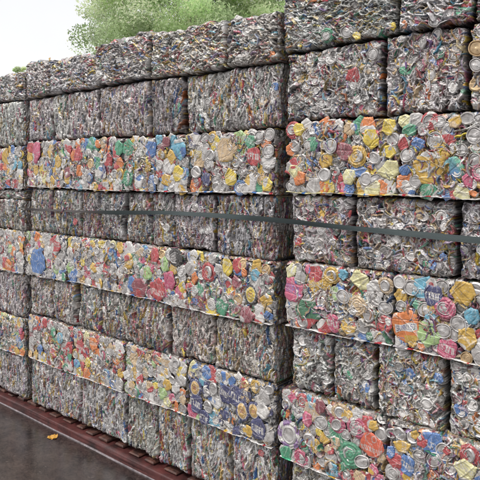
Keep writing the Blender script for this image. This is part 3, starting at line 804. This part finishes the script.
build_stack('r', 'right', RIGHT, ZR, 3000)
# left stack: only its end nearest the middle stack shows
LL = ['low grey bale of flattened cans','grey bale with green and ochre scrap','bale with gold and red cans','thin green grey bale','grey bale with red scrap','bale with orange and blue cans','plain grey bale','pale mixed can bale','grey bale beside red sill']
zl = [2.44, 2.25, 1.925, 1.604, 1.535, 1.312, 1.005, .684, .410, .104]
stl = ['flat','edge','faces','flat','edge','faces','edge','faces','edge']
rw = [1, 2, 3, 4, 4, 5, 6, 7, 8]
for i in range(9):
    top = ' upper half' if i == 3 else (' lower half' if i == 4 else '')
    for k, (sa, sb) in enumerate(((4.47, 3.94), (5.02, 4.475))):
        where = ('%s row%s,%s nearest the middle stack' % (ROWW[rw[i]-1], ' down' if 1 < rw[i] < 8 else '', top+',' if top else '') if k == 0 else '%s row%s,%s second bale out in left stack' % (ROWW[rw[i]-1], ' down' if 1 < rw[i] < 8 else '', top+',' if top else '')).replace(',,', ',')
        where = where.replace('row down, ', 'row down, ').replace(', ,', ',')
        bale('left', rw[i], -sa, -sb+(0 if stl[i] != 'faces' else .008), zl[i+1], zl[i], stl[i], LL[i] if k == 0 else LL[i].replace('bale', 'bale', 1), where, -.01 if stl[i] == 'faces' else .006,
             .5 if stl[i] == 'faces' else .2, None, ['gold','orange','silver','white','red'] if stl[i] == 'faces' else None, side=(k == 0), lip='bright' if stl[i] == 'faces' else None, extra=0, seed=5000+i*10+k)

# ------------------------------------------------------------------ strap around the fourth row
def simple_mat(name, col, rough=.6, metallic=0., var=.3, scale=20., bump=.2, bscale=120., col2=None):
    m, nt, b = new_mat(name); N, L = nt.nodes, nt.links
    tc = N.new('ShaderNodeTexCoord')
    n = N.new('ShaderNodeTexNoise'); n.inputs['Scale'].default_value = scale; n.inputs['Detail'].default_value = 8; n.inputs['Roughness'].default_value = .65
    L.new(tc.outputs['Object'], n.inputs['Vector'])
    cr = N.new('ShaderNodeValToRGB'); cr.color_ramp.elements[0].position = .33; cr.color_ramp.elements[1].position = .68
    c2 = col2 or tuple(c*(1-var) for c in col)
    cr.color_ramp.elements[0].color = (*c2, 1); cr.color_ramp.elements[1].color = (*[min(1, c*(1+var)) for c in col], 1)
    L.new(n.outputs['Fac'], cr.inputs['Fac']); L.new(cr.outputs['Color'], b.inputs['Base Color'])
    n2 = N.new('ShaderNodeTexNoise'); n2.inputs['Scale'].default_value = bscale; n2.inputs['Detail'].default_value = 4
    L.new(tc.outputs['Object'], n2.inputs['Vector'])
    bp = N.new('ShaderNodeBump'); bp.inputs['Strength'].default_value = bump; bp.inputs['Distance'].default_value = .004
    L.new(n2.outputs['Fac'], bp.inputs['Height']); L.new(bp.outputs['Normal'], b.inputs['Normal'])
    b.inputs['Roughness'].default_value = rough; b.inputs['Metallic'].default_value = metallic
    return m
def attr_mat(name, rough, bump, bscale):
    m = simple_mat(name, (.5,.5,.5), rough, 0, .15, 40, bump, bscale)
    nt = m.node_tree; b = nt.nodes['Principled BSDF']
    at = nt.nodes.new('ShaderNodeAttribute'); at.attribute_name = 'Col'
    nt.links.new(at.outputs['Color'], b.inputs['Base Color'])
    return m
M_STRAP = attr_mat('woven_strap', .55, .5, 500)
def strap():
    kx = [-3.90, -3.3, -2.85, -2.45, -2.1, -1.68, -1.30, -1.05, -.76, -.3, .06]
    kz = [1.475, 1.485, 1.497, 1.517, 1.520, 1.518, 1.504, 1.500, 1.493, 1.488, 1.485]
    n = 420; x = np.linspace(-3.90, .06, n); z = np.interp(x, kx, kz)
    z = np.convolve(np.pad(z, 9, 'edge'), np.ones(19)/19, 'valid')
    rng = np.random.default_rng(5)
    y = WALL_Y-.013+.0025*np.sin(x*9)+.0015*np.sin(x*31)
    V = []; C = []
    base = np.array((.040, .058, .060)); rust = np.array((.055, .045, .045))
    k = np.clip((-2.95-x)/.15, 0, 1)[:, None]
    hw = .0112+.0010*np.sin(x*6)-.004*k[:, 0]
    for (a, b) in ((-1, 0), (-1, -.002), (0, -.0024), (1, -.002), (1, 0), (-1, .0005)):
        V.append(np.stack([x, y+b+.004*a*np.sin(x*5), z+a*hw], -1))
        C.append((base*(1-k)+rust*k)*(1+.12*wn(x, x*0, rng, 30, 4))[:, None])
    return mesh_from('cargo_strap', np.concatenate(V), grid_faces(6, n), np.clip(np.concatenate(C), 0, 1), M_STRAP, False)
tag(obj('cargo_strap', strap()), 'dark grey-green webbing strap drawn level across the fourth row of bales', 'strap')

# ------------------------------------------------------------------ red sill with dunnage boards under the stacks
M_RED = simple_mat('rust_red_paint', (.085,.024,.022), .45, 0, .6, 9, .6, 60, (.028,.014,.014))
M_TAN = simple_mat('worn_timber', (.10,.042,.03), .6, 0, .6, 22, .5, 90, (.02,.012,.012))
M_EDGE = simple_mat('steel_edge_highlight', (.22,.19,.20), .5, .3, .4, 30, .3, 80)  # lighter colour stands in for the highlight along the steel flange
sill = empty('timber_sill', (-2.2, WALL_Y, 0))
tag(sill, 'long rust-red painted sill with a pale lower edge, running under all the bales', 'sill')
def lumpy_beam(x0, x1, y0, y1, z0, z1, n, mat, name, seed, amp=.002):
    rng = np.random.default_rng(seed); x = np.linspace(x0, x1, n); prof = []
    c = .006; m = 7
    pts = [(y1, z1), (y0+c+.03, z1), (y0+c, z1), (y0+c*.3, z1-c*.3), (y0, z1-c)] + [(y0, z1-c-(z1-z0-c)*t/m) for t in range(1, m+1)]
    V = []
    for (yy, zz) in pts:
        V.append(np.stack([x, yy+amp*wn(x, x*0+zz*30, rng, 9, 4), zz+amp*wn(x, x*0, rng, 5, 4)], -1))
    return mesh_from(name, np.concatenate(V), grid_faces(len(pts), n)[:, ::-1], None, mat)
obj('sill_beam', lumpy_beam(-3.2, 2.4, -.040, .5, .022, .076, 500, M_RED, 'sill_beam', 3), sill)
obj('edge_strip', lumpy_beam(-3.2, 2.4, -.046, -.028, .018, .028, 300, M_EDGE, 'edge_strip', 4, .001), sill)
rng = np.random.default_rng(8)
x = -3.15
while x < 2.3:
    wd = rng.uniform(.060, .115)
    b = Boxes(); b.box(x, x+wd, .002+rng.uniform(-.012, .010), .45, .0765, .096+rng.uniform(-.008, .003), .006)
    obj('board', b.mesh('board', M_TAN), sill, rot=(0, 0, 0))
    x += wd+rng.uniform(.045, .085)

# ------------------------------------------------------------------ wet floor
def floor_mat():
    m, nt, b = new_mat('wet_dark_floor'); N, L = nt.nodes, nt.links
    geo = N.new('ShaderNodeNewGeometry')
    def noise(s, d, r=.6):
        n = N.new('ShaderNodeTexNoise'); n.inputs['Scale'].default_value = s; n.inputs['Detail'].default_value = d; n.inputs['Roughness'].default_value = r
        L.new(geo.outputs['Position'], n.inputs['Vector']); return n
    big = noise(2.6, 10, .7); fine = noise(85, 6, .8); mid = noise(11, 7, .7)
    cr = N.new('ShaderNodeValToRGB'); e = cr.color_ramp.elements
    e[0].position = .33; e[0].color = (.010,.007,.008,1); e[0].position = .42; e[1].position = .60; e[1].color = (.075,.055,.048,1)
    mm = N.new('ShaderNodeMath'); mm.operation = 'MULTIPLY_ADD'; mm.inputs[1].default_value = .45
    L.new(mid.outputs['Fac'], mm.inputs[0])
    m2 = N.new('ShaderNodeMath'); m2.operation = 'MULTIPLY'; m2.inputs[1].default_value = .55; L.new(fine.outputs['Fac'], m2.inputs[0])
    L.new(m2.outputs[0], mm.inputs[2]); L.new(mm.outputs[0], cr.inputs['Fac']); fl = noise(34, 9, .85); fr = N.new('ShaderNodeValToRGB'); fr.color_ramp.elements[0].position = .56; fr.color_ramp.elements[1].position = .66
    L.new(fl.outputs['Fac'], fr.inputs['Fac'])
    mxf = N.new('ShaderNodeMix'); mxf.data_type = 'RGBA'; mxf.inputs['B'].default_value = (.12,.095,.085,1)
    L.new(fr.outputs['Color'], mxf.inputs['Factor']); L.new(cr.outputs['Color'], mxf.inputs['A']); L.new(mxf.outputs['Result'], b.inputs['Base Color'])
    mr = N.new('ShaderNodeMapRange'); mr.inputs['From Min'].default_value = .40; mr.inputs['From Max'].default_value = .62
    mr.inputs['To Min'].default_value = .03; mr.inputs['To Max'].default_value = .13
    L.new(big.outputs['Fac'], mr.inputs['Value']); L.new(mr.outputs['Result'], b.inputs['Roughness'])
    bp = N.new('ShaderNodeBump'); bp.inputs['Strength'].default_value = .30; bp.inputs['Distance'].default_value = .0012
    grit = noise(190, 3, .8)
    L.new(grit.outputs['Fac'], bp.inputs['Height']); L.new(bp.outputs['Normal'], b.inputs['Normal'])
    b.inputs['IOR'].default_value = 2.15
    return m
gm = bpy.data.meshes.new('floor'); S = 400
gm.from_pydata([(-S,-S,0),(S,-S,0),(S,S,0),(-S,S,0)], [], [(0,1,2,3)]); gm.materials.append(floor_mat())
tag(obj('ground', gm, None, (0, 0, .02)), kind='structure')

# fallen yellow leaf
def leaf_mesh():
    t = np.linspace(-1, 1, 25); X, Y = np.meshgrid(t, t)
    wv = .62*np.sqrt(np.clip(1-X**2, 0, 1))*(1+.18*np.sin(X*11)+.25*X)
    mask = np.abs(Y) < wv+.04
    Z = .20*np.abs(Y)+.12*X**2+.06*np.sin(X*7+Y*4)
    C = np.empty(X.shape+(3,)); C[:] = (.58,.30,.04); C[np.abs(Y) < .06] = (.66,.46,.14); C[(np.sin(X*9+Y*13) > .85)] = (.4,.16,.02)
    V = np.stack([X*.037, Y*.037, Z*.037+.003], -1).reshape(-1, 3)
    V, F, C = compact(V, grid_faces(25, 25, 0, mask), C.reshape(-1, 3))
    return mesh_from('fallen_leaf', V, F, C, attr_mat('yellow_leaf', .5, .3, 200))
lf = obj('fallen_leaf', leaf_mesh(), None, (-3.42, 2.13, .02), (.25, -.1, .6))
tag(lf, 'curled yellow leaf lying alone on the dark wet ground', 'leaf')

# ------------------------------------------------------------------ trees behind the wall
def leaf_mat(name, c1, c2):
    m, nt, b = new_mat(name); N, L = nt.nodes, nt.links
    at = N.new('ShaderNodeAttribute'); at.attribute_name = 'Col'
    d = N.new('ShaderNodeBsdfDiffuse'); t = N.new('ShaderNodeBsdfTranslucent'); mx = N.new('ShaderNodeMixShader'); mx.inputs[0].default_value = .5
    L.new(at.outputs['Color'], d.inputs['Color']); L.new(at.outputs['Color'], t.inputs['Color'])
    L.new(d.outputs[0], mx.inputs[1]); L.new(t.outputs[0], mx.inputs[2])
    L.new(mx.outputs[0], N['Material Output'].inputs['Surface'])
    return m
M_LEAF = leaf_mat('haze_paled_leaves', 0, 0)
M_BARK = simple_mat('grey_bark', (.34,.32,.27), .9, 0, .35, 12, .8, 30)

def tube(pts, rads, n=8):
    V = []; 
    pts = [np.array(p, float) for p in pts]
    for i, p in enumerate(pts):
        d = pts[min(i+1, len(pts)-1)]-pts[max(i-1, 0)]; d /= np.linalg.norm(d)
        a = np.cross(d, (0, 1, .3)); a /= np.linalg.norm(a); b = np.cross(d, a)
        for k in range(n):
            t = 2*PI*k/n; V.append(p+rads[i]*(a*math.cos(t)+b*math.sin(t)))
    F = []
    for i in range(len(pts)-1):
        for k in range(n):
            F.append((i*n+k, i*n+(k+1) % n, (i+1)*n+(k+1) % n, (i+1)*n+k))
    return np.array(V), np.array(F)

def tree(loc, height, spread, nclump, nleaf, leaf, seed, label, bright=1.0, low=.35):
    rng = np.random.default_rng(seed); root = empty('broadleaf_tree', loc); tag(root, label, 'tree', 'trees behind the wall of bales')
    # trunk
    th = height*low*1.1; pts = [(0,0,0),(.05*rng.normal(),.05,th*.4),(.1,.0,th*.8),(.15,.1,th*1.2)]; r = height*.016
    V, F = tube(pts, [r*1.5, r*1.1, r*.95, r*.7], 12); obj('trunk', mesh_from('trunk', V, F, None, M_BARK), root)
    VS, FS, off = [], [], 0; tips = []
    for k in range(nclump):
        t = rng.uniform(0, 2*PI); el = rng.uniform(-.35, 1.0); rr = spread*rng.uniform(.35, 1.0)
        cx = math.cos(t)*rr*math.sqrt(max(.08, 1-max(0, el)**2)); cy = math.sin(t)*rr*math.sqrt(max(.08, 1-max(0, el)**2))
        cz = height*low+(height*(1-low))*(.42+.5*el)
        tip = np.array((cx, cy, cz)); tips.append(tip)
        if k < 40:
            base = np.array((.1, 0, th*rng.uniform(.7, 1.15))); midp = base*.5+tip*.5+np.array((0, 0, rng.uniform(-.1, .5)))
            V, F = tube([base, base*.7+midp*.3, midp, midp*.4+tip*.6, tip], [r*.32, r*.25, r*.17, r*.10, r*.04], 6)
            VS.append(V); FS.append(F+off); off += len(V)
    obj('limbs', mesh_from('limbs', np.concatenate(VS), np.concatenate(FS), None, M_BARK), root)
    tips = np.array(tips); ci = rng.integers(0, nclump, nleaf)
    sz = rng.uniform(.5, 1.15, nclump)*spread*.19
    P = rng.normal(size=(nleaf, 3)); P /= np.linalg.norm(P, axis=1)[:, None]; P *= (rng.random(nleaf)**.45)[:, None]*sz[ci][:, None]*np.array((1.15, 1.15, .75))
    P = P+tips[ci]
    P[:, 2] -= .03*spread*np.linalg.norm(P[:, :2], axis=1)
    n1 = rng.normal(size=(nleaf, 3)); n1 /= np.linalg.norm(n1, axis=1)[:, None]
    n2 = np.cross(n1, rng.normal(size=(nleaf, 3))); n2 /= np.linalg.norm(n2, axis=1)[:, None]
    s = leaf*rng.uniform(.6, 1.4, nleaf)[:, None]
    fold = np.cross(n1, n2)*s*.18
    V = np.stack([P-n1*s, P+n2*s*.45+fold, P+n1*s, P-n2*s*.45+fold], 1).reshape(-1, 3)
    F = np.arange(nleaf*4).reshape(-1, 4)
    cl = rng.uniform(.6, 1.25, nclump)[ci]; hue = rng.uniform(0, 1, nclump)[ci][:, None]
    C = (np.array((.62,.80,.44))*(1-hue)+np.array((.84,.91,.66))*hue)*(cl*rng.uniform(.75, 1.2, nleaf))[:, None]*bright  # leaf colours made pale to stand in for the washed-out haze
    C = np.repeat(np.clip(C, .02, .95), 4, 0)
    obj('crown', mesh_from('crown', V, F, C, M_LEAF, False), root)
# wall normal is +y; view axis is turned 40.6 degrees to the left of it
def at(px, dist):   # ground position seen at column px, dist metres along the view axis
    a = math.radians(-40.6); f = (math.sin(a), math.cos(a)); r = (math.cos(a), -math.sin(a)); k = (px-240)/600*dist
    return (f[0]*dist+r[0]*k, f[1]*dist+r[1]*k, 0)
tree((-10.2, 9.9, 0), 8.2, 2.55, 330, 150000, .034, 11, 'large pale green leafy tree rising behind the middle stack', 1.0, .20)
tree((-8.9, 12.4, 0), 8.2, 1.9, 220, 90000, .034, 12, 'paler bushy tree just right of the large tree behind the wall', 1.1, .20)
tree((-34.8, 19.6, 0), 8.6, 1.2, 50, 12000, .06, 13, 'small distant tree top showing above the left stack', 1.2, .3)

# ------------------------------------------------------------------ light: bright overcast
w = bpy.data.worlds.new('World'); SC.world = w; w.use_nodes = True
nt = w.node_tree; N, L = nt.nodes, nt.links
bg = N['Background']
sky = N.new('ShaderNodeTexSky'); sky.sky_type = 'NISHITA'; sky.sun_disc = False
SUN_EL, SUN_ROT = math.radians(52), math.radians(200)
sky.sun_elevation = SUN_EL; sky.sun_rotation = SUN_ROT; sky.dust_density = 4
sm = N.new('ShaderNodeMix'); sm.data_type = 'RGBA'; sm.blend_type = 'MULTIPLY'; sm.inputs['Factor'].default_value = 1
sm.inputs['B'].default_value = (.09, .09, .09, 1); L.new(sky.outputs['Color'], sm.inputs['A'])
tc = N.new('ShaderNodeTexCoord')
cn = N.new('ShaderNodeTexNoise'); cn.inputs['Scale'].default_value = 2.2; cn.inputs['Detail'].default_value = 5
L.new(tc.outputs['Generated'], cn.inputs['Vector'])
cc = N.new('ShaderNodeValToRGB'); cc.color_ramp.elements[0].position = .3; cc.color_ramp.elements[1].position = .75
cc.color_ramp.elements[0].color = (.93,.93,.95,1); cc.color_ramp.elements[1].color = (1.06,1.06,1.07,1)
L.new(cn.outputs['Fac'], cc.inputs['Fac'])
mx = N.new('ShaderNodeMix'); mx.data_type = 'RGBA'; mx.inputs['Factor'].default_value = .86
L.new(sm.outputs['Result'], mx.inputs['A']); L.new(cc.outputs['Color'], mx.inputs['B'])
L.new(mx.outputs['Result'], bg.inputs['Color']); bg.inputs['Strength'].default_value = 1.12
sl = bpy.data.lights.new('sun', 'SUN'); sl.energy = 2.0; sl.angle = math.radians(12); sl.color = (1, .96, .91)
so = bpy.data.objects.new('sun', sl); COL.objects.link(so)
d = Vector((-.35, -.75, 1.25)).normalized()      # towards the sun: behind the camera, high
so.rotation_euler = d.to_track_quat('Z', 'Y').to_euler()
sky.sun_rotation = math.atan2(d.x, d.y); sky.sun_elevation = math.asin(d.z)

# ------------------------------------------------------------------ camera
cam = bpy.data.cameras.new('camera'); co = bpy.data.objects.new('camera', cam); COL.objects.link(co)
co.location = (0, 0, 1.75)
PITCH = math.radians(1.2)
co.rotation_euler = (math.radians(90)-PITCH, 0, math.radians(40.6))
cam.sensor_width = 36; cam.lens = 45; cam.shift_y = -(70-600*math.tan(PITCH))/480
cam.clip_end = 1500; cam.clip_start = .05
SC.camera = co
SC.view_settings.view_transform = 'Standard'; SC.view_settings.look = 'None'; SC.view_settings.exposure = 0
SC.render.resolution_x = 1024; SC.render.resolution_y = 1024
